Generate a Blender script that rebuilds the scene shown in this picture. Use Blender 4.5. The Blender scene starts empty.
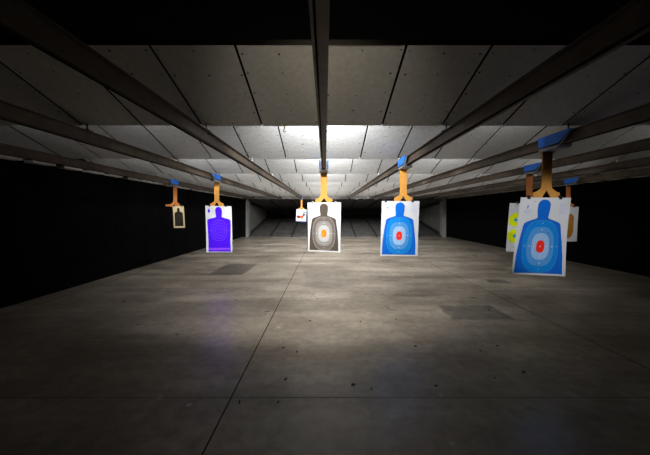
import bpy, bmesh, math, random
from mathutils import Vector, Matrix
random.seed(7)
S = bpy.context.scene
COL = S.collection
CAMZ = 1.5
F = 300.0
VX, VY = 325.0, 212.5

def P(px, py, d):
    "world point seen at photo pixel (px,py) at depth d"
    return Vector(((px-VX)*d/F, d, CAMZ+(VY-py)*d/F))

def lin(c):
    return tuple(((v/255)/12.92 if v/255 <= .04045 else ((v/255+.055)/1.055)**2.4) for v in c) + (1,)

# ------------------------------------------------------------------ materials
def mat(name, rgb, rough=.6, metal=0., spec=.5, var=.0, scale=20., bump=0., lines=None):
    m = bpy.data.materials.new(name); m.use_nodes = True
    nt = m.node_tree; b = nt.nodes['Principled BSDF']
    b.inputs['Roughness'].default_value = rough
    b.inputs['Metallic'].default_value = metal
    b.inputs['Specular IOR Level'].default_value = spec
    c = lin(rgb)
    b.inputs['Base Color'].default_value = c
    tc = nt.nodes.new('ShaderNodeTexCoord')
    if var > 0 or bump > 0:
        n = nt.nodes.new('ShaderNodeTexNoise'); n.inputs['Scale'].default_value = scale
        n.inputs['Detail'].default_value = 6
        nt.links.new(tc.outputs['Object'], n.inputs['Vector'])
        if var > 0:
            r = nt.nodes.new('ShaderNodeValToRGB')
            r.color_ramp.elements[0].position = .3; r.color_ramp.elements[1].position = .7
            r.color_ramp.elements[0].color = tuple(x*(1-var) for x in c[:3])+(1,)
            r.color_ramp.elements[1].color = tuple(min(1, x*(1+var)) for x in c[:3])+(1,)
            nt.links.new(n.outputs['Fac'], r.inputs['Fac'])
            nt.links.new(r.outputs['Color'], b.inputs['Base Color'])
        if bump > 0:
            bp = nt.nodes.new('ShaderNodeBump'); bp.inputs['Strength'].default_value = bump
            bp.inputs['Distance'].default_value = .01
            nt.links.new(n.outputs['Fac'], bp.inputs['Height'])
            nt.links.new(bp.outputs['Normal'], b.inputs['Normal'])
    return m

def paper(name, rgb, var=.04):
    return mat(name, rgb, rough=.75, spec=.2, var=var, scale=6)

M = dict(
    baffle = mat('baffle_board', (199, 199, 197), .95, spec=.15, var=.09, scale=22, bump=.4),
    gap    = mat('seam_shadow', (14, 12, 10), .95, spec=.05),  # near-black, puts shade into board seams and edges; also colours the cable
    screw  = mat('screw_head', (40, 36, 30), .8),
    black  = mat('black_rubber_wall', (15, 14, 15), .95, spec=.03, var=.45, scale=9, bump=.4),
    roof   = mat('roof_black', (12, 11, 10), .95, spec=.05, var=.2, scale=3),
    ledge  = mat('ledge_grey', (190, 188, 182), .8, var=.15, scale=5),
    joint  = mat('floor_joint', (52, 48, 43), .95, spec=.05, var=.3, scale=12),
    joint2 = mat('floor_joint_pale', (84, 79, 71), .9, spec=.1, var=.3, scale=6),  # paler, so the cross joints contrast less with the slab
    rail   = mat('rail_steel', (90, 78, 66), .55, metal=.3, var=.25, scale=10),
    rod    = mat('hanger_steel', (110, 108, 104), .4, metal=.7, var=.1),
    blue   = mat('carrier_blue', (10, 122, 250), .45, var=.08, scale=8),
    grey   = mat('carrier_grey', (150, 158, 170), .45, metal=.3, var=.1, scale=8),
    wood   = mat('hanger_board', (196, 138, 62), .7, spec=.2, var=.12, scale=14),
    wood2  = mat('hanger_board_dark', (190, 118, 62), .7, spec=.2, var=.12, scale=14),
    clip   = mat('clip_black', (18, 16, 16), .4, var=.1),
    white  = paper('paper_white', (206, 206, 209)),
    cream  = paper('paper_cream', (226, 205, 160)),
    navy   = mat('backer_navy', (38, 62, 110), .7, var=.1),
    plate  = mat('trap_steel', (76, 73, 70), .75, metal=.2, var=.35, scale=2.5, bump=.2),
    side   = mat('trap_side_concrete', (96, 94, 90), .9, var=.2, scale=2.0),
    dark   = mat('trap_dark_steel', (30, 28, 26), .8, var=.3, scale=3),
    pil    = mat('pilaster_concrete', (128, 126, 120), .9, var=.15, scale=3),
    brass  = mat('brass', (150, 120, 60), .4, metal=.9, var=.1),
    casing = mat('spent_casing', (34, 27, 20), .5, metal=.3, var=.2),
    # printing inks
    b0 = paper('ink_blue_deep', (0, 98, 200)), b1 = paper('ink_blue_mid', (0, 126, 210)),
    b2 = paper('ink_blue_light', (76, 146, 212)), b3 = paper('ink_blue_pale', (148, 184, 224)),
    red = paper('ink_red', (240, 38, 22)), faintblue = paper('ink_faint_blue', (170, 180, 225)),
    dotblue = paper('ink_logo_blue', (60, 110, 215)),
    g0 = paper('ink_grey_dark', (76, 66, 58)), g1 = paper('ink_grey_mid', (103, 94, 87)),
    g2 = paper('ink_grey_light', (130, 126, 121)), g3 = paper('ink_grey_pale', (170, 169, 167)),
    gl = paper('ink_grey_line', (176, 168, 160)), faintgrey = paper('ink_faint_grey', (205, 205, 208)),
    orange = paper('ink_orange', (232, 120, 14)), black_ink = paper('ink_black', (48, 40, 34)),
    bl = paper('ink_black_line', (84, 72, 58)),
    p0 = paper('ink_purple', (72, 4, 230)), pl = paper('ink_purple_line', (118, 66, 240)),
    pb = paper('ink_purple_band', (140, 66, 246)),
    yel = paper('ink_yellow', (226, 238, 0)), cy = paper('ink_cyan', (20, 150, 215)),
    grn = paper('ink_green', (70, 185, 120)), brn = paper('ink_brown', (170, 116, 40)),
    deer = paper('ink_deer_brown', (104, 50, 32)), deer2 = paper('ink_deer_dark', (62, 36, 28)),
    dor = paper('ink_deer_orange', (222, 82, 24)), wht = paper('ink_white', (235, 242, 250)),
    hole = paper('bullet_hole', (40, 36, 34)),
)

def floor_material():
    m = bpy.data.materials.new('floor_concrete'); m.use_nodes = True
    nt = m.node_tree; N = nt.nodes; L = nt.links; b = N['Principled BSDF']
    tc = N.new('ShaderNodeTexCoord')
    def noise(scale, detail=6, rough=.6, vec=None):
        n = N.new('ShaderNodeTexNoise'); n.inputs['Scale'].default_value = scale
        n.inputs['Detail'].default_value = detail; n.inputs['Roughness'].default_value = rough
        L.new(vec or tc.outputs['Object'], n.inputs['Vector']); return n.outputs['Fac']
    def math_(op, a, b_=None, clamp=False):
        n = N.new('ShaderNodeMath'); n.operation = op; n.use_clamp = clamp
        for k, v in enumerate((a, b_)):
            if v is None: continue
            if isinstance(v, (int, float)): n.inputs[k].default_value = v
            else: L.new(v, n.inputs[k])
        return n.outputs[0]
    def ramp(f, p0, c0, p1, c1):
        r = N.new('ShaderNodeValToRGB'); e = r.color_ramp.elements
        e[0].position = p0; e[1].position = p1; e[0].color = c0; e[1].color = c1
        L.new(f, r.inputs['Fac']); return r.outputs['Color']
    def mix(kind, f, a, b_):
        n = N.new('ShaderNodeMix'); n.data_type = 'RGBA'; n.blend_type = kind
        if isinstance(f, (int, float)): n.inputs['Factor'].default_value = f
        else: L.new(f, n.inputs['Factor'])
        for k, v in ((6, a), (7, b_)):
            if isinstance(v, tuple): n.inputs[k].default_value = v
            else: L.new(v, n.inputs[k])
        return n.outputs[2]
    base = ramp(noise(.7, 8, .65), .3, lin((114, 104, 93)), .7, lin((178, 167, 152)))
    fine = ramp(noise(9, 8, .7), .3, (.62, .62, .61, 1), .7, (1.2, 1.2, 1.2, 1))
    c = mix('MULTIPLY', 1., base, fine)
    mp = N.new('ShaderNodeMapping'); mp.inputs['Scale'].default_value = (.25, 1.6, 1)
    L.new(tc.outputs['Object'], mp.inputs['Vector'])
    swipe = ramp(noise(1.1, 5, .6, mp.outputs['Vector']), .38, (.66, .65, .63, 1), .62, (1.15, 1.15, 1.14, 1))
    c = mix('MULTIPLY', .8, c, swipe)
    # darker rectangles with wavering edges
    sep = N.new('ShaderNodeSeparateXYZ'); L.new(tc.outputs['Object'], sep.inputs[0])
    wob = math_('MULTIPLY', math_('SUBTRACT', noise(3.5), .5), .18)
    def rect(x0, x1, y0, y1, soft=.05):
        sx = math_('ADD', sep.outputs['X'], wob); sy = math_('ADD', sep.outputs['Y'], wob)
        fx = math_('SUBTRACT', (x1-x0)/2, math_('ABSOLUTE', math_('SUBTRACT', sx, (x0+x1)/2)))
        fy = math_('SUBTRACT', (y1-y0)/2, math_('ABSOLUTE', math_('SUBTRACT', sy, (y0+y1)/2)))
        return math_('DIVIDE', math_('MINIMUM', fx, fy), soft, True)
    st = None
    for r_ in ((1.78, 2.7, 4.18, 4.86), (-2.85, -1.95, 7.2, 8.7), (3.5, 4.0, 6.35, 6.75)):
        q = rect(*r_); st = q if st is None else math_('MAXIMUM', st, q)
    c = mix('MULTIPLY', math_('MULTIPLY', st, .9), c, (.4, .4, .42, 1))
    # pale flecks of paper dust
    vor = N.new('ShaderNodeTexVoronoi'); vor.inputs['Scale'].default_value = 3.2
    L.new(tc.outputs['Object'], vor.inputs['Vector'])
    fl = math_('MULTIPLY', math_('LESS_THAN', vor.outputs['Distance'], .085), math_('GREATER_THAN', noise(1.3), .54))
    c = mix('MIX', math_('MULTIPLY', fl, .45), c, lin((200, 196, 188)))
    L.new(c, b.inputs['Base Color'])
    rr = N.new('ShaderNodeMapRange'); rr.inputs['From Min'].default_value = .3; rr.inputs['From Max'].default_value = .7
    rr.inputs['To Min'].default_value = .26; rr.inputs['To Max'].default_value = .46
    L.new(noise(1.6, 6), rr.inputs['Value']); L.new(rr.outputs['Result'], b.inputs['Roughness'])
    b.inputs['Specular IOR Level'].default_value = .5
    bp = N.new('ShaderNodeBump'); bp.inputs['Strength'].default_value = .12; bp.inputs['Distance'].default_value = .01
    L.new(noise(14, 4), bp.inputs['Height']); L.new(bp.outputs['Normal'], b.inputs['Normal'])
    return m
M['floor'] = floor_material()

# ------------------------------------------------------------------ mesh helpers
class MB:
    def __init__(self): self.v = []; self.f = []; self.m = []
    def face(self, pts, mi=0):
        k = len(self.v); self.v += [tuple(p) for p in pts]; self.f.append(tuple(range(k, k+len(pts)))); self.m.append(mi)
    def box(self, a, b, mi=0):
        x0, y0, z0 = a; x1, y1, z1 = b
        k = len(self.v)
        self.v += [(x0,y0,z0),(x1,y0,z0),(x1,y1,z0),(x0,y1,z0),(x0,y0,z1),(x1,y0,z1),(x1,y1,z1),(x0,y1,z1)]
        for q in ((0,3,2,1),(4,5,6,7),(0,1,5,4),(1,2,6,5),(2,3,7,6),(3,0,4,7)):
            self.f.append(tuple(k+i for i in q)); self.m.append(mi)
    def prism(self, poly, axis, lo, hi, mi=0):
        "poly: list of 2-D points; axis 'x' -> poly in (y,z); 'y' -> poly in (x,z)"
        mk = (lambda p, t: (t, p[0], p[1])) if axis == 'x' else (lambda p, t: (p[0], t, p[1]))
        k = len(self.v); n = len(poly)
        self.v += [mk(p, lo) for p in poly] + [mk(p, hi) for p in poly]
        self.f.append(tuple(range(k, k+n))); self.m.append(mi)
        self.f.append(tuple(range(k+2*n-1, k+n-1, -1))); self.m.append(mi)
        for i in range(n):
            j = (i+1) % n
            self.f.append((k+i, k+j, k+n+j, k+n+i)); self.m.append(mi)
    def cyl(self, a, b, r, n=10, mi=0, r2=None):
        a = Vector(a); b = Vector(b); d = (b-a).normalized(); r2 = r if r2 is None else r2
        u = d.orthogonal().normalized(); w = d.cross(u)
        k = len(self.v)
        for q, rad in ((a, r), (b, r2)):
            self.v += [tuple(q+(u*math.cos(2*math.pi*i/n)+w*math.sin(2*math.pi*i/n))*rad) for i in range(n)]
        for i in range(n):
            j = (i+1) % n; self.f.append((k+i, k+j, k+n+j, k+n+i)); self.m.append(mi)
        self.f.append(tuple(range(k+n-1, k-1, -1))); self.m.append(mi)
        self.f.append(tuple(range(k+n, k+2*n))); self.m.append(mi)
    def build(self, name, mats, parent=None, origin=None, bevel=0, smooth=False):
        me = bpy.data.meshes.new(name)
        o0 = Vector(origin) if origin is not None else Vector((0,0,0))
        me.from_pydata([tuple(Vector(v)-o0) for v in self.v], [], self.f)
        mats = mats if isinstance(mats, (list, tuple)) else [mats]
        for m in mats: me.materials.append(m)
        for p, mi in zip(me.polygons, self.m): p.material_index = mi
        bm = bmesh.new(); bm.from_mesh(me)
        bmesh.ops.recalc_face_normals(bm, faces=bm.faces)
        if smooth:
            for f_ in bm.faces: f_.smooth = True
        bm.to_mesh(me); bm.free()
        ob = bpy.data.objects.new(name, me); COL.objects.link(ob)
        if parent is not None:
            ob.parent = parent
            if origin is None: ob.location = -Vector(parent.location)
            else: ob.location = o0 - Vector(parent.location)
        elif origin is not None: ob.location = o0
        if bevel:
            bv = ob.modifiers.new('bevel', 'BEVEL'); bv.width = bevel; bv.segments = 2; bv.limit_method = 'ANGLE'
        return ob

def empty(name, loc, label, cat, group=None):
    o = bpy.data.objects.new(name, None); COL.objects.link(o); o.location = loc; o.empty_display_size = .1
    tag(o, label, cat, group); return o
def tag(o, label, cat, group=None):
    o['label'] = label; o['category'] = cat
    if group: o['group'] = group
    return o
def struct(o): o['kind'] = 'structure'; return o

# ------------------------------------------------------------------ the room
XL, XR = -5.1, 7.6
HB, D1, DS = .9, 3.11, 1.94          # lower baffle edge above the eye, first edge, spacing
TAN, LEN = .33, .945
ROOF = CAMZ+1.75
DB = 18.4                            # front of the bullet trap
YB = -2.5

b = MB()
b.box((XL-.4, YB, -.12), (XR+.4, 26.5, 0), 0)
def fstrip(x0, x1, y0, y1, mi=1): b.face([(x0,y0,.0012),(x1,y0,.0012),(x1,y1,.0012),(x0,y1,.0012)], mi)
for x in (-4.68, -.76, 3.1, 7.0): fstrip(x-.006, x+.006, YB, 25)
for y in (2.43, 5.72, 9.0, 12.3, 15.6): fstrip(XL, XR, y-.0035, y+.0035, 2)
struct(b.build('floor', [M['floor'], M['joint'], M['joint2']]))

b = MB(); b.box((XL-.4, YB, ROOF), (XR+.4, 26.5, ROOF+.15)); struct(b.build('ceiling', M['roof']))

def side_wall(name, X, sgn):
    b = MB()
    b.box(*((X-.4, YB, 0), (X, DB+.6, ROOF)) if sgn < 0 else ((X, YB, 0), (X+.4, DB+.6, ROOF)))
    y = YB
    while y < DB-.3:            # overlapping rubber sheets, each top edge cut a little askew
        w = .61; t = .035+.015*random.random()
        h0 = CAMZ+.80+random.uniform(-.02, .02); h1 = h0+random.uniform(.03, .07)
        xa, xb = (X, X+t) if sgn < 0 else (X-t, X)
        b.prism([(y+.004, 0.0), (y+w-.004, 0.0), (y+w-.004, h1-.03), (y+w*.55, h1), (y+.004, h0)], 'x', xa, xb)
        y += w
    struct(b.build(name, M['black']))
side_wall('wall_left', XL, -1)
b = MB(); b.box((XL, DB-.16, 0), (-4.841, DB+.3, CAMZ+.80)); b.box((7.401, DB-.16, 0), (XR, DB+.3, CAMZ+.80)); struct(b.build('wall_far', M['black']))
side_wall('wall_right', XR, 1)
b = MB(); b.box((XL-.4, YB-.2, 0), (XR+.4, YB, ROOF)); struct(b.build('wall_back', M['roof']))

# pale ledges where the ceiling meets the side walls: short blocks above the rubber sheets
for i, (X, s) in enumerate(((XL, 1), (XR, -1))):
    b = MB(); y = .2
    while y < DB:
        xa, xb = sorted((X+.001*s, X+.16*s))
        b.box((xa, y, CAMZ+.848), (xb, y+.43, CAMZ+.888)); y += .61
    struct(b.build('trim_%d' % (i+1), M['ledge']))

# tilted rows of boards: each row is a slab of planks with dark seams and screw heads
def baffle(d1):
    y1 = d1; y0 = d1-LEN
    z = lambda y: CAMZ+HB+TAN*(d1-y)
    b = MB(); T = .035
    ks = range(-9, 13)
    xs = [XL+.005]+[-.03+.62*k for k in ks if XL+.1 < -.03+.62*k < XR-.1]+[XR-.005]
    # backing board
    b.face([(XL+.005,y0,z(y0)+T),(XR-.005,y0,z(y0)+T),(XR-.005,y1,z(y1)+T),(XL+.005,y1,z(y1)+T)], 1)
    for x0, x1 in zip(xs[:-1], xs[1:]):
        g = .0095
        dz = random.uniform(-.004, .004)
        p = [(y0, z(y0)+dz), (y1, z(y1)+dz), (y1, z(y1)+T), (y0, z(y0)+T)]
        b.prism(p, 'x', x0+g, x1-g, 0); b.m[-6] = b.m[-5] = 1     # cut edges coloured dark to stand in for seam shade
        b.face([(x0, y0-.003, z(y0)-.006), (x1, y0-.003, z(y0)-.006), (x1, y0-.003, z(y0)+T), (x0, y0-.003, z(y0)+T)], 1)  # dark facing over the lit front edge, shade put into the colour
        b.face([(x0+g, y1, z(y1)+T),(x1-g, y1, z(y1)+T),(x1-g,y1+.004,z(y1)+T+.02),(x0+g,y1+.004,z(y1)+T+.02)], 0)
        for u in (.07, .5, .93):                       # screw heads
            for t in (.06, .28, .52, .76, .95):
                if random.random() < .05: continue
                cx = x0+(x1-x0)*u+random.uniform(-.02, .02); cy = y0+LEN*t+random.uniform(-.02, .02)
                r = random.uniform(.006, .0105); zz = z(cy)+dz-.0015
                b.face([(cx+r*math.cos(a), cy+r*math.sin(a), zz-TAN*r*math.sin(a)) for a in [2*math.pi*i/7 for i in range(7)]], 2)
    struct(b.build('ceiling', [M['baffle'], M['gap'], M['screw']]))
EDGES = [D1+DS*k for k in range(-1, 8)]
for d in EDGES[1:]: baffle(d)
# header closing the top of the trap opening
b = MB(); b.box((XL+.01, DB-.35, CAMZ+.80), (XR-.01, DB-.02, ROOF)); struct(b.build('trim_3', M['plate']))

# pilasters at the sides of the trap
b = MB(); b.box((-4.84, DB-.1, 0), (-4.68, DB+.25, CAMZ+.80)); struct(b.build('trim_4', M['pil'], bevel=.01))
b = MB(); b.box((7.14, DB-.1, 0), (7.40, DB+.25, CAMZ+.80)); struct(b.build('trim_5', M['pil'], bevel=.01))

# ------------------------------------------------------------------ bullet trap
TX0, TX1, DT = -4.68, 7.14, 24.2
trap = empty('bullet_trap', (1.2, DB, 0), 'dark steel bullet trap narrowing to a slot across the far end of the range', 'bullet trap')
zt, zb, za, zc = CAMZ+.80, .01, 1.75, 1.05
def trap_plate(name, p0, p1, off, seams):
    b = MB()
    (ya, z0), (yb, z1) = p0, p1
    n = seams; w = (TX1-TX0)/n
    for i in range(n):
        x0, x1 = TX0+w*i+.012, TX0+w*(i+1)-.012
        b.prism([(ya,z0),(yb,z1),(yb,z1+off),(ya,z0+off)], 'x', x0, x1, 0)
    for i in range(n+1):                 # welded joint strips
        x = TX0+w*i
        s = -.04 if off > 0 else .04
        b.prism([(ya,z0+s),(yb,z1+s),(yb,z1+off),(ya,z0+off)], 'x', max(TX0, x-.05), min(TX1, x+.05), 1)
    b.build(name, [M['plate'], M['dark']], trap)
trap_plate('upper_plate', (DB+.02, zt-.06), (DT, za), .05, 9)
trap_plate('lower_plate', (DB+.02, zb+.03), (DT, zc), -.03, 9)
b = MB(); b.box((TX0, DT, zc-.1), (TX1, DT+.9, zc)); b.box((TX0, DT, za), (TX1, DT+.9, za+.1)); b.box((TX0, DT+.9, .9), (TX1, DT+1, 2)); b.build('throat', M['dark'], trap)
for X, s in ((TX0, -1), (TX1, 1)):
    xa, xb = sorted((X, X+.06*s))
    b = MB(); b.prism([(DB+.26, 0), (DT, zc-.1), (DT, za+.1), (DB+.26, zt)], 'x', xa, xb)
    b.build('side_plate', M['side'], trap)
    b = MB(); xa, xb = sorted((X-.002*s, X-.07*s))
    b.prism([(DB+.3, .02), (DB+.3, .3), (DT, zc+.12), (DT, zc-.02)], 'x', xa, xb)
    b.prism([(DB+.3, zt-.06), (DB+.3, zt-.28), (DT, za-.1), (DT, za)], 'x', xa, xb)
    b.build('edge_bar', M['dark'], trap)

# ------------------------------------------------------------------ rails
RAILS = [(-3.93, 'thin steel target rail nearest the left wall, carrying the small tan target'),
         (-2.44, 'steel target rail carrying the purple silhouette target'),
         (-1.22, 'steel target rail carrying the distant deer picture target'),
         (-.02, 'steel target rail straight ahead, running over the grey silhouette target'),
         (1.245, 'steel target rail carrying the blue silhouette target near the middle'),
         (2.5, 'steel target rail carrying the largest blue silhouette target'),
         (3.66, 'steel target rail carrying the yellow circle target'),
         (4.88, 'empty steel target rail between the yellow circle rail and the brown target rail'),
         (6.1, 'steel target rail nearest the right wall, carrying the brown figure target')]
R0, R1 = CAMZ+.715, CAMZ+.835
Rad = {}
for X, lab in RAILS:
    r = empty('target_rail', (X, .5, R0), lab, 'rail', 'overhead target rails')
    b = MB(); y0, y1 = .5, 16.6; w = .036
    b.box((X-w, y0, R1-.008), (X+w, y1, R1)); b.box((X-.006, y0, R0+.008), (X+.006, y1, R1-.008))
    b.box((X-w, y0, R0), (X-.010, y1, R0+.009)); b.box((X+.010, y0, R0), (X+w, y1, R0+.009))
    b.box((X-.012, y0, R0+.009), (X+.012, y1, R0+.02))
    b.build('beam', M['rail'], r)
    b = MB(); b.cyl((X-.018, y0+.05, R0-.004), (X-.018, y1-.05, R0-.004), .005, 6); b.build('drive_cable', M['gap'], r)
    for d in EDGES[1:]:
        if d > 16.6: continue
        b = MB(); b.cyl((X, d-.03, R1), (X, d-.03, CAMZ+HB+.012), .008, 8)
        b.box((X-.045, d-.06, R1), (X+.045, d-.0, R1+.008)); b.cyl((X, d-.03, R1+.008), (X, d-.03, R1+.024), .016, 6)
        b.build('hanger_rod', M['rod'], r)

# ------------------------------------------------------------------ target carriers
def carrier(X, d, top, label, wood, width=.115, arm=.145, bar=None, scale=1.0, tilt=0.):
    """trolley clamped round the rail, a board hanging from its far end and splitting into two arms above the paper"""
    c = empty('target_carrier', (X, d, R0), label, 'target carrier', 'target carriers on the rails')
    b = MB(); w = .076; near = d-.40*scale; far = d+.05
    lo, hi = CAMZ+.73, CAMZ+.838
    prof = [(far, lo), (far, hi), (near, hi), (near+.16, lo)]
    for s in (-1, 1):
        xa, xb = sorted((X+s*(w-.014), X+s*w)); b.prism(prof, 'x', xa, xb)
    b.build('housing', M['blue'], c, bevel=.002)
    b = MB(); b.prism([(far, CAMZ+.682), (far, CAMZ+.708), (near+.15, CAMZ+.708), (near+.19, CAMZ+.682)], 'x', X-w+.003, X+w-.003)
    b.box((X-.03, far, CAMZ+.68), (X+.03, far+.03, CAMZ+.706))
    for s in (-1, 1):
        xa, xb = sorted((X+s*.0385, X+s*(w-.015))); b.prism([(near+.014, hi-.004), (near+.03, hi-.004), (near+.17, CAMZ+.7085), (near+.154, CAMZ+.7085)], 'x', xa, xb)
    b.build('base', M['grey'], c, bevel=.003)
    for yy in (near+.14, far-.06):
        for s in (-1, 1):
            b = MB(); xa = X+s*.0385; b.cyl((xa, yy, R1-.03), (xa+s*.0085, yy, R1-.03), .022, 12); b.build('roller', M['clip'], c)
    # hanging board: straight strip, then two curved arms with a pointed notch
    ztop = CAMZ+.680; L = ztop-top; hw = width/2; t = .012
    L0 = min(.17, L*.42); sh = L0*.32
    right = [(hw, 0), (hw*.92, -(L-L0)), (hw*1.05, -(L-L0*.62)), (arm*.74, -(L-sh*1.25)), (arm, -(L-sh)), (arm, -(L+.02)), (arm*.38, -(L+.02)), (arm*.24, -(L-L0*.16)), (0, -(L-L0*.5))]
    left = [(-x, z) for x, z in right[:-1]][::-1]
    poly = [(X+x+tilt*z, ztop+z) for x, z in right+left]
    # split in halves so that each is a clean outline
    b = MB()
    R = [(X+x+tilt*z, ztop+z) for x, z in [(0, 0)]+right]
    Lh = [(X+x+tilt*z, ztop+z) for x, z in [(0, 0)]+[(-x, z) for x, z in right]]
    b.prism(R, 'y', d+.006, d+.006+t); b.prism(Lh, 'y', d+.006, d+.006+t)
    if bar: b.box((X+bar-tilt*L, d+.018, top-.005), (X+.02-tilt*L, d+.03, top+.045))
    b.build('hanger_board', wood, c)
    return c

# ------------------------------------------------------------------ paper targets
class Sheet:
    def __init__(s, corners, d, curl=0., bow=0., hem=0.):
        s.c = [P(x, y, d) for x, y in corners]; s.curl = curl; s.bow = bow; s.hem = hem; s.d = d
    def at(s, u, t, off=0.):
        "u across 0..1, t down 0..1"
        a = s.c[0].lerp(s.c[1], u); e = s.c[3].lerp(s.c[2], u); p = a.lerp(e, t)
        y = s.curl*(4*u*(1-u)-1)*t + s.bow*math.sin(math.pi*t)*(.4+.6*u) + s.hem*max(0, u-.8)**2*25*(1-t)
        return Vector((p.x, p.y+y-off, p.z))

def grid(b, sh, off, n=10, m=16, mi=0, u0=0, u1=1, t0=0, t1=1):
    for i in range(n):
        for j in range(m):
            q = [(u0+(u1-u0)*i/n, t0+(t1-t0)*j/m), (u0+(u1-u0)*(i+1)/n, t0+(t1-t0)*j/m), (u0+(u1-u0)*(i+1)/n, t0+(t1-t0)*(j+1)/m), (u0+(u1-u0)*i/n, t0+(t1-t0)*(j+1)/m)]
            b.face([sh.at(u, t, off) for u, t in q], mi)

def spans(b, sh, rows, off, mi=0, nu=6):
    "rows: list of (t, uL, uR)"
    for (t0, l0, r0), (t1, l1, r1) in zip(rows[:-1], rows[1:]):
        for i in range(nu):
            a, c = i/nu, (i+1)/nu
            b.face([sh.at(l0+(r0-l0)*a, t0, off), sh.at(l0+(r0-l0)*c, t0, off), sh.at(l1+(r1-l1)*c, t1, off), sh.at(l1+(r1-l1)*a, t1, off)], mi)

def oval_rows(cu, ct, hu, ht, n=3.0, N=24):
    out = []
    for k in range(N+1):
        s = -math.cos(math.pi*k/N)
        w = hu*max(0, 1-abs(s)**n)**(1/n)
        out.append((ct+ht*s, cu-w, cu+w))
    return out

def ring(b, sh, cu, ct, hu, ht, w, off, mi, n=3.0, N=48, aspect=1.5):
    pts = []
    for k in range(N):
        a = 2*math.pi*k/N; c, s = math.cos(a), math.sin(a)
        r = (abs(c)**n+abs(s)**n)**(-1/n)
        pts.append((c*r, s*r))
    for k in range(N):
        p, q = pts[k], pts[(k+1) % N]
        f = lambda z, g: sh.at(cu+z[0]*(hu-g), ct+z[1]*(ht-g/aspect), off)
        b.face([f(p, 0), f(q, 0), f(q, w), f(p, w)], mi)

def poly(b, sh, pts, off, mi=0): b.face([sh.at(u, t, off) for u, t in pts], mi)
def dot(b, sh, u, t, r, off, mi=0, n=8, asp=.65):
    poly(b, sh, [(u+r*math.cos(2*math.pi*k/n), t+r*asp*math.sin(2*math.pi*k/n)) for k in range(n)], off, mi)

def text_into(b, sh, s, u, t, h, off, mi=0, asp=.65):
    "lettering flattened to a mesh and laid on the paper; h = height as a share of the sheet"
    cu = bpy.data.curves.new('lettering', 'FONT'); cu.body = s; cu.size = 1; cu.align_x = 'CENTER'; cu.align_y = 'CENTER'
    ob = bpy.data.objects.new('lettering', cu); COL.objects.link(ob)
    dg = bpy.context.evaluated_depsgraph_get(); me = bpy.data.meshes.new_from_object(ob.evaluated_get(dg))
    for p in me.polygons:
        b.face([sh.at(u+me.vertices[i].co.x*h/asp, t-me.vertices[i].co.y*h, off) for i in p.vertices], mi)
    bpy.data.objects.remove(ob); bpy.data.curves.remove(cu); bpy.data.meshes.remove(me)

def densify(rows, n=5):
    out = []
    for a, c in zip(rows[:-1], rows[1:]):
        for k in range(n): out.append(tuple(a[i]+(c[i]-a[i])*k/n for i in range(3)))
    return out+[rows[-1]]

def body_rows(cu=.5, head=.125, t0=.025, tn=.27, ts=.335, sw=.366, bw=.45, tb=.975, neck=.105):
    rows = []
    hc = t0+.075
    for k in range(9):                                  # domed crown
        a = math.pi/2*k/8; rows.append((hc-.075*math.cos(a), cu-head*math.sin(a), cu+head*math.sin(a)))
    rows += [(t0+.14, cu-head*.98, cu+head*.98), (tn-.02, cu-neck, cu+neck), (tn, cu-neck*1.08, cu+neck*1.08)]
    rows += [(tn+.018, cu-neck*1.9, cu+neck*1.9), (ts-.018, cu-sw*.86, cu+sw*.86), (ts, cu-sw*.96, cu+sw*.96), (ts+.02, cu-sw, cu+sw)]
    rows += [(ts+.22, cu-(sw*.45+bw*.55), cu+(sw*.45+bw*.55)), (ts+.42, cu-bw*.985, cu+bw*.985), (tb, cu-bw, cu+bw)]
    return densify(rows, 4)

def make_target(label, cat, sh, sheet_mat, group=None, marks=None, inks=()):
    top = sh.at(.5, 0)
    t = empty('paper_target', (top.x, top.y, top.z), label, cat, group)
    b = MB(); grid(b, sh, 0)
    if marks: marks(b)
    o = b.build('sheet', [sheet_mat]+list(inks), t)
    bm = bmesh.new(); bm.from_mesh(o.data)
    bmesh.ops.remove_doubles(bm, verts=bm.verts, dist=.0003)
    bm.to_mesh(o.data); bm.free()
    return t
def clips(c_parent, sh, us):
    for u in us:
        p = sh.at(u, 0)
        b = MB(); w = .017; y0, y1 = p.y-.006, p.y+.022
        b.prism([(y0, p.z-.018), (y1, p.z-.018), ((y0+y1)/2+.006, p.z+.02), ((y0+y1)/2-.006, p.z+.02)], 'x', p.x-w, p.x+w)
        b.cyl((p.x-w*.6, (y0+y1)/2, p.z+.02), (p.x+w*.6, (y0+y1)/2, p.z+.02), .007, 8)
        b.build('clip', M['clip'], c_parent)

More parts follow.
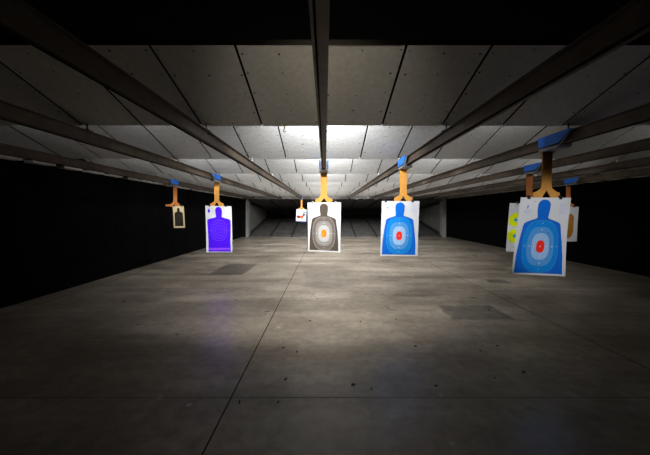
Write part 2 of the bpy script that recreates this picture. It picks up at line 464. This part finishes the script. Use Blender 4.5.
def scoring_target(label, sh, c0, c1, c2, c3, core, line, faint, corner, numerals=True, holes=True, group=None):
    e = .0022; cu, ct = .49, .63
    def marks(b):                                       # pale printing in the top corners
        dot(b, sh, .165, .12, .016, e, 2); poly(b, sh, [(.155,.1),(.175,.1),(.17,.15),(.16,.15)], 1.2*e, 2)
        for k, (u0, u1) in enumerate(((.09, .25), (.11, .23))):
            poly(b, sh, [(u0, .17+.022*k), (u1, .17+.022*k), (u1, .178+.022*k), (u0, .178+.022*k)], e, 1)
        for k in range(5):
            u1 = .95-.04*(k % 2); tt = .08+.028*k
            poly(b, sh, [(.79, tt), (u1, tt), (u1, tt+.006), (.79, tt+.006)], e, 1)
    t = make_target(label, 'target', sh, M['white'], group, marks, (faint, corner))
    b = MB(); spans(b, sh, body_rows(.49), e, 0, 10); b.build('silhouette', c0, t)
    b = MB()
    spans(b, sh, oval_rows(cu, ct, .345, .335, 2.7), 2*e, 0, 8)
    ring(b, sh, cu, ct, .347, .337, .007, 2.5*e, 3, 2.7)
    spans(b, sh, oval_rows(cu, ct, .262, .252, 2.7), 3*e, 1, 8)
    ring(b, sh, cu, ct, .205, .205, .006, 3.5*e, 3, 2.7)
    spans(b, sh, oval_rows(cu, ct, .172, .170, 2.7), 4*e, 2, 8)
    b.build('scoring_rings', [c1, c2, c3, line], t)
    b = MB(); spans(b, sh, oval_rows(cu, ct, .078, .078, 2.6), 5*e, 0, 4); b.build('bullseye', core, t)
    if numerals:
        b = MB(); h = .026
        for s, du, dt in (('7', .305, .295), ('8', .22, .215), ('9', .125, .125)):
            for a, c in ((du, 0), (-du, 0), (0, dt), (0, -dt)): text_into(b, sh, s, cu+a, ct+c, h, 6*e)
        text_into(b, sh, 'X', cu, ct, h, 6*e)
        b.build('ring_numerals', M['wht'], t)
    if holes:
        for u, tt in ((.62, .455), (.60, .475), (.70, .66), (.33, .34), (.28, .05), (.63, .80), (.45, .855), (.41, .68), (.53, .57)):
            b = MB(); dot(b, sh, u, tt, .008, 6.5*e); b.build('bullet_hole', M['hole'], t)
    return t

BIG = 3.35
sh_big = Sheet([(520.9, 197.3), (571.2, 197.8), (564.4, 276.2), (510.8, 274.2)], BIG, curl=.012, bow=.018)
c = carrier(2.5, BIG+.01, sh_big.at(.5, 0).z, 'large near carrier with dark blue housing holding the largest blue silhouette target', M['wood'], arm=.15, tilt=.03)
clips(c, sh_big, (.16, .79))
scoring_target('largest blue silhouette paper target with red centre, hanging nearest on the right', sh_big, M['b0'], M['b1'], M['b2'], M['b3'], M['red'], M['b2'], M['faintblue'], M['dotblue'])

D2 = 4.75
sh_b2 = Sheet([(381.9, 201.1), (419.5, 201.1), (417.4, 256.2), (380.1, 255.7)], D2, curl=.01, bow=.01)
c = carrier(1.245, D2+.01, sh_b2.at(.5, 0).z, 'carrier holding the smaller blue silhouette target right of the middle lane', M['wood'])
clips(c, sh_b2, (.1, .82))
scoring_target('smaller blue silhouette paper target with red centre, right of the grey one', sh_b2, M['b0'], M['b1'], M['b2'], M['b3'], M['red'], M['b2'], M['faintblue'], M['dotblue'])

D3 = 5.15
sh_g = Sheet([(307.4, 202.4), (341.0, 202.4), (340.2, 252.4), (308.3, 251.0)], D3, curl=.012, bow=.012)
c = carrier(-.02, D3+.01, sh_g.at(.5, 0).z, 'carrier straight ahead holding the grey silhouette target', M['wood'], arm=.15)
clips(c, sh_g, (.15, .84))
scoring_target('grey silhouette paper target with orange centre, hanging straight ahead', sh_g, M['g0'], M['g1'], M['g2'], M['g3'], M['orange'], M['gl'], M['faintgrey'], M['faintgrey'])

# purple target
D4 = 6.75
sh_p = Sheet([(205.2, 205.6), (231.0, 206.2), (232.6, 252.2), (206.8, 252.2)], D4, curl=.02, bow=.02, hem=.03)
c = carrier(-2.44, D4+.01, sh_p.at(.5, 0).z, 'carrier with blue housing holding the purple silhouette target', M['wood'], arm=.15)
clips(c, sh_p, (.17, .8))
e = .003
def marks_p(b):
    spans(b, sh_p, [(.065, .12, .155), (.085, .115, .16), (.095, .095, .175), (.145, .095, .175)], e, 1, 2)
    text_into(b, sh_p, 'X', .135, .24, .02, e, 1)
t = make_target('white paper target with solid purple silhouette, hanging on the left', 'target', sh_p, M['white'], None, marks_p, (M['p0'],))
b = MB(); spans(b, sh_p, body_rows(.51, head=.13, t0=.02, tn=.24, ts=.30, sw=.445, bw=.43, tb=.985), e, 0, 10)
spans(b, sh_p, [(.905, .09, .93), (.93, .09, .93), (.955, .09, .93)], 1.5*e, 1, 8)
b.build('silhouette', [M['p0'], M['pb']], t)
b = MB()
for hu, ht in ((.30, .225), (.225, .17), (.15, .115), (.075, .06)): ring(b, sh_p, .50, .53, hu, ht, .014, 2*e, 0, 2.4)
for a in ((.2, .53, .12, .004), (.8, .53, .12, .004)): poly(b, sh_p, [(a[0]-a[2], a[1]-a[3]), (a[0]+a[2], a[1]-a[3]), (a[0]+a[2], a[1]+a[3]), (a[0]-a[2], a[1]+a[3])], 2*e)
b.build('scoring_rings', M['pl'], t)

# small tan target
D5 = 7.85
sh_s = Sheet([(172.6, 206.1), (183.7, 206.0), (185.0, 227.7), (173.9, 228.0)], D5, bow=.008)
c = carrier(-3.93, D5+.01, sh_s.at(.5, 0).z, 'carrier with bright blue housing and side bar near the left wall', M['wood2'], width=.10, arm=.12, bar=-.26)
clips(c, sh_s, (.12, .86))
t = make_target('small tan paper target with black silhouette, by the left wall', 'target', sh_s, M['cream'])
b = MB(); spans(b, sh_s, body_rows(.5, head=.12, t0=.08, tn=.25, ts=.31, sw=.365, bw=.38, tb=.92), e, 0, 10); b.build('silhouette', M['black_ink'], t)
b = MB()
for hu, ht in ((.2, .17), (.11, .1)): ring(b, sh_s, .5, .6, hu, ht, .018, 2*e, 0, 2.4)
b.build('scoring_rings', M['bl'], t)

# deer target
D6 = 15.6
sh_d = Sheet([(296.7, 209.0), (306.4, 209.7), (305.8, 221.3), (296.1, 220.8)], D6)
c = carrier(-1.22, D6+.01, sh_d.at(.5, 0).z, 'farthest target carrier, holding the deer picture in front of the bullet trap', M['wood'], width=.09, arm=.15, scale=.8)
clips(c, sh_d, (.2, .8))
t = make_target('small white paper target printed with an antlered deer, farthest away', 'target', sh_d, M['white'])
b = MB(); q = [sh_d.at(u, v, -.012) for u, v in ((-.04, .02), (1.05, .02), (1.05, 1.07), (-.05, 1.06))]
q2 = [p+Vector((0, .008, 0)) for p in q]
b.face(q); b.face(q2[::-1])
for i in range(4): b.face([q[i], q[(i+1) % 4], q2[(i+1) % 4], q2[i]])
b.build('backing_board', M['navy'], t)
b = MB(); e6 = .006
poly(b, sh_d, [(.10,.56),(.18,.51),(.4,.53),(.58,.52),(.70,.53),(.74,.62),(.68,.76),(.5,.73),(.3,.77),(.18,.76),(.10,.68)], e6)   # trunk
poly(b, sh_d, [(.56,.56),(.70,.38),(.80,.40),(.82,.48),(.72,.66)], 1.2*e6)                     # neck
poly(b, sh_d, [(.68,.44),(.74,.36),(.84,.40),(.97,.47),(.94,.53),(.80,.51)], 1.4*e6, 1)        # head
poly(b, sh_d, [(.66,.42),(.58,.36),(.71,.37)], 1.4*e6, 1)                                      # ear
for x0, x1 in ((.16, .12), (.26, .27), (.56, .53), (.66, .70)):                                # legs
    poly(b, sh_d, [(x0-.045,.70),(x0+.05,.70),(x1+.035,.82),(x1+.035,.94),(x1-.03,.94),(x1-.025,.82)], 1.1*e6, 1)
poly(b, sh_d, [(.11,.55),(.05,.6),(.06,.7),(.12,.64)], 1.1*e6, 1)                              # tail
for pts in ([(.74,.39),(.66,.3),(.62,.17),(.68,.17),(.72,.28),(.79,.37)], [(.79,.39),(.86,.3),(.88,.16),(.94,.16),(.92,.31),(.83,.41)],
            [(.68,.32),(.75,.21),(.79,.23),(.73,.35)], [(.87,.33),(.79,.24),(.82,.20),(.91,.28)]):
    poly(b, sh_d, pts, 1.5*e6, 1)
b.build('deer_print', [M['deer'], M['deer2']], t)
b = MB(); spans(b, sh_d, oval_rows(.52, .635, .11, .075, 2.0, 12), 2*e6, 0, 3); b.build('vital_zone', M['dor'], t)

# yellow circle target
D7 = 5.35
sh_y = Sheet([(509.7, 203.0), (541.3, 204.0), (537.0, 252.6), (505.9, 251.4)], D7, bow=.012)
c = carrier(3.66, D7+.01, sh_y.at(.5, 0).z, 'carrier with blue housing holding the yellow circle target', M['wood2'], arm=.14)
clips(c, sh_y, (.24, .85))
def marks_y(b):
    for u in (.22, .5, .78):
        poly(b, sh_y, [(u-.05, .045), (u+.05, .045), (u+.05, .062), (u-.05, .062)], e, 1)
        dot(b, sh_y, u, .905, .02, e, 1)
t = make_target('white paper target with yellow circles, partly behind the largest blue target', 'target', sh_y, M['white'], None, marks_y, (M['grn'],))
for u in (.225, .775):
    for tt in (.345, .675):
        b = MB(); spans(b, sh_y, oval_rows(u, tt, .215, .14, 2.0, 20), e, 0, 6); spans(b, sh_y, oval_rows(u+.01, tt, .05, .033, 2.0, 10), 2*e, 1, 2)
        b.build('yellow_circle', [M['yel'], M['cy']], t)

# brown figure target
D8 = 7.5
sh_r = Sheet([(554.5, 207.2), (579.0, 206.8), (576.9, 241.4), (552.5, 241.8)], D8, bow=.01)
c = carrier(6.1, D8+.01, sh_r.at(.5, 0).z, 'carrier with blue housing nearest the right wall, holding the brown figure target', M['wood2'], width=.11)
clips(c, sh_r, (.2, .8))
t = make_target('white paper target with a brown figure, mostly hidden behind the largest blue target', 'target', sh_r, M['white'])
b = MB(); spans(b, sh_r, densify([(.06,.38,.62),(.19,.38,.62),(.2,.32,.70),(.24,.22,.80),(.32,.19,.83),(.72,.19,.83),(.84,.24,.76),(.90,.36,.66)], 3), e, 0, 8)
b.build('figure_print', M['brn'], t)

# ------------------------------------------------------------------ small things
hk = P(284.5, 121.5, D1-.02)
o = empty('ceiling_hook', (hk.x, hk.y, CAMZ+HB), 'small brass hook under the edge of the nearest ceiling row', 'hook')
b = MB(); z = CAMZ+HB+.002
b.cyl((hk.x, hk.y, z), (hk.x, hk.y, z-.02), .012, 10, r2=.008); b.cyl((hk.x, hk.y, z-.02), (hk.x, hk.y, z-.045), .005, 8)
for k in range(8):
    a0, a1 = math.pi*(.5+1.5*k/8), math.pi*(.5+1.5*(k+1)/8); r = .014
    b.cyl((hk.x+r*math.cos(a0), hk.y, z-.059+r*math.sin(a0)), (hk.x+r*math.cos(a1), hk.y, z-.059+r*math.sin(a1)), .004, 6)
b.build('hook', M['brass'], o)

spots = [(415.4,346.6),(480.4,351),(497.6,346.2),(523.5,372.5),(494.5,378.2),(353,384.8),(371.4,389.2),(436,386.2),(138,325),(283,348.3),(297,352.3),(285.5,379.6),(239.5,402.5),(278,402.5),(489,310.5),(360.5,322),(396,319.5),(177,335),(310,321)]
src = None
for px, py in spots:
    d = 450/(py-VY); p = Vector(((px-VX)*d/F, d, 0)); a = random.uniform(0, math.pi)
    if src is None:
        b = MB(); r = .0075; L = .034
        b.cyl((-L/2, 0, r), (L/2, 0, r), r, 12); b.cyl((-L/2, 0, r), (-L/2+.003, 0, r), r*1.12, 12); b.cyl((L/2-.004, 0, r), (L/2+.0008, 0, r), r*.8, 12)
        src = b.build('spent_casing', M['casing'], origin=(0, 0, 0), smooth=False); o = src
        tag(o, 'small dark spent casing lying on the bare concrete floor', 'casing', 'spent casings scattered on the floor')
    else:
        o = src.copy(); COL.objects.link(o)
    o.location = (p.x, p.y, .001); o.rotation_euler = (0, 0, a)
    s = random.uniform(.55, .85); o.scale = (s, s, s)

# ------------------------------------------------------------------ light: lamps hidden behind each row of boards, plus added fill lights
def area(loc, aim, power, sx, sy, col=(1, .97, .92), spread=math.pi):
    l = bpy.data.lights.new('lamp', 'AREA'); l.shape = 'RECTANGLE'; l.size = sx; l.size_y = sy; l.energy = power; l.color = col; l.spread = spread
    o = bpy.data.objects.new('lamp', l); COL.objects.link(o); o.location = loc
    o.rotation_euler = (Vector(aim)-Vector(loc)).to_track_quat('-Z', 'Y').to_euler()
    return o
COOL = (.97, .985, 1); WARM = (1, .90, .72)
def fill_spot(loc, aim, power, deg, col, blend=1., r=.06):  # added lights without a fixture, aimed at single targets and the nearest boards
    l = bpy.data.lights.new('lamp', 'SPOT'); l.energy = power; l.spot_size = math.radians(deg); l.spot_blend = blend; l.color = col; l.shadow_soft_size = r
    o = bpy.data.objects.new('lamp', l); COL.objects.link(o); o.location = loc
    o.rotation_euler = (Vector(aim)-Vector(loc)).to_track_quat('-Z', 'Y').to_euler()
for k, d in enumerate(EDGES):
    y, z = d+.16, CAMZ+1.22
    if k == 0:
        fill_spot((-.02, -.3, CAMZ+.88), (-.02, 3.3, CAMZ+.86), 100, 45, WARM, r=.1)          # added unseen light, gives the nearest row its falloff towards the corners
        fill_spot((1.85, .6, CAMZ+.86), (2.47, BIG, CAMZ-.2), 225, 25, COOL, blend=.7, r=.08)   # added fill light to brighten the nearest target
        fill_spot((3.05, 3.35, CAMZ+1.15), (3.45, 5.35, CAMZ-.2), 60, 30, COOL, blend=.7, r=.08)  # added fill lights on the yellow and brown targets
        fill_spot((5.5, 5.3, CAMZ+1.15), (6.0, 7.5, CAMZ-.1), 45, 30, COOL, blend=.7, r=.08)
        fill_spot((-2.0, 5.3, CAMZ+1.15), (-3.8, 7.8, CAMZ+.2), 45, 40, COOL, blend=.7, r=.08)  # added fill light towards the small tan target
        area((0, y, z+.3), (0, 4.9, 0), 11, .5, .12, WARM, spread=math.radians(52))
    else:
        g = (0, .3, 1.3, 1.8, 1.8, 1.8, 1.8, 1.8, 1.8, 1.8)[k]
        for x, pw, wd in ((0, 78, .8), (-2.3, 14*g, 1.), (2.4, 18*g, 1.), (-4.0, 4*g, .8), (4.9, 9*g, 1.)):
            f = (1, 1, 1.15, 1.1, 1.05, 1, .85, .5, .5)[k]
            area((x, y, z), (x*.9, y+1.7, z-.9), pw*f, wd, .12, COOL, spread=math.radians(128))
w = bpy.data.worlds.new('World'); S.world = w; w.use_nodes = True
w.node_tree.nodes['Background'].inputs[0].default_value = (.5, .5, .55, 1)
w.node_tree.nodes['Background'].inputs[1].default_value = 0.0

# ------------------------------------------------------------------ camera
cam = bpy.data.cameras.new('camera'); co = bpy.data.objects.new('camera', cam); COL.objects.link(co)
co.location = (0, 0, CAMZ); co.rotation_euler = (math.pi/2, 0, 0)
cam.sensor_width = 36; cam.lens = 36*F/650; cam.shift_y = -15/650; cam.clip_start = .05; cam.clip_end = 100
S.camera = co
S.view_settings.view_transform = 'Standard'
S.view_settings.look = 'None'
S.view_settings.exposure = 0.0
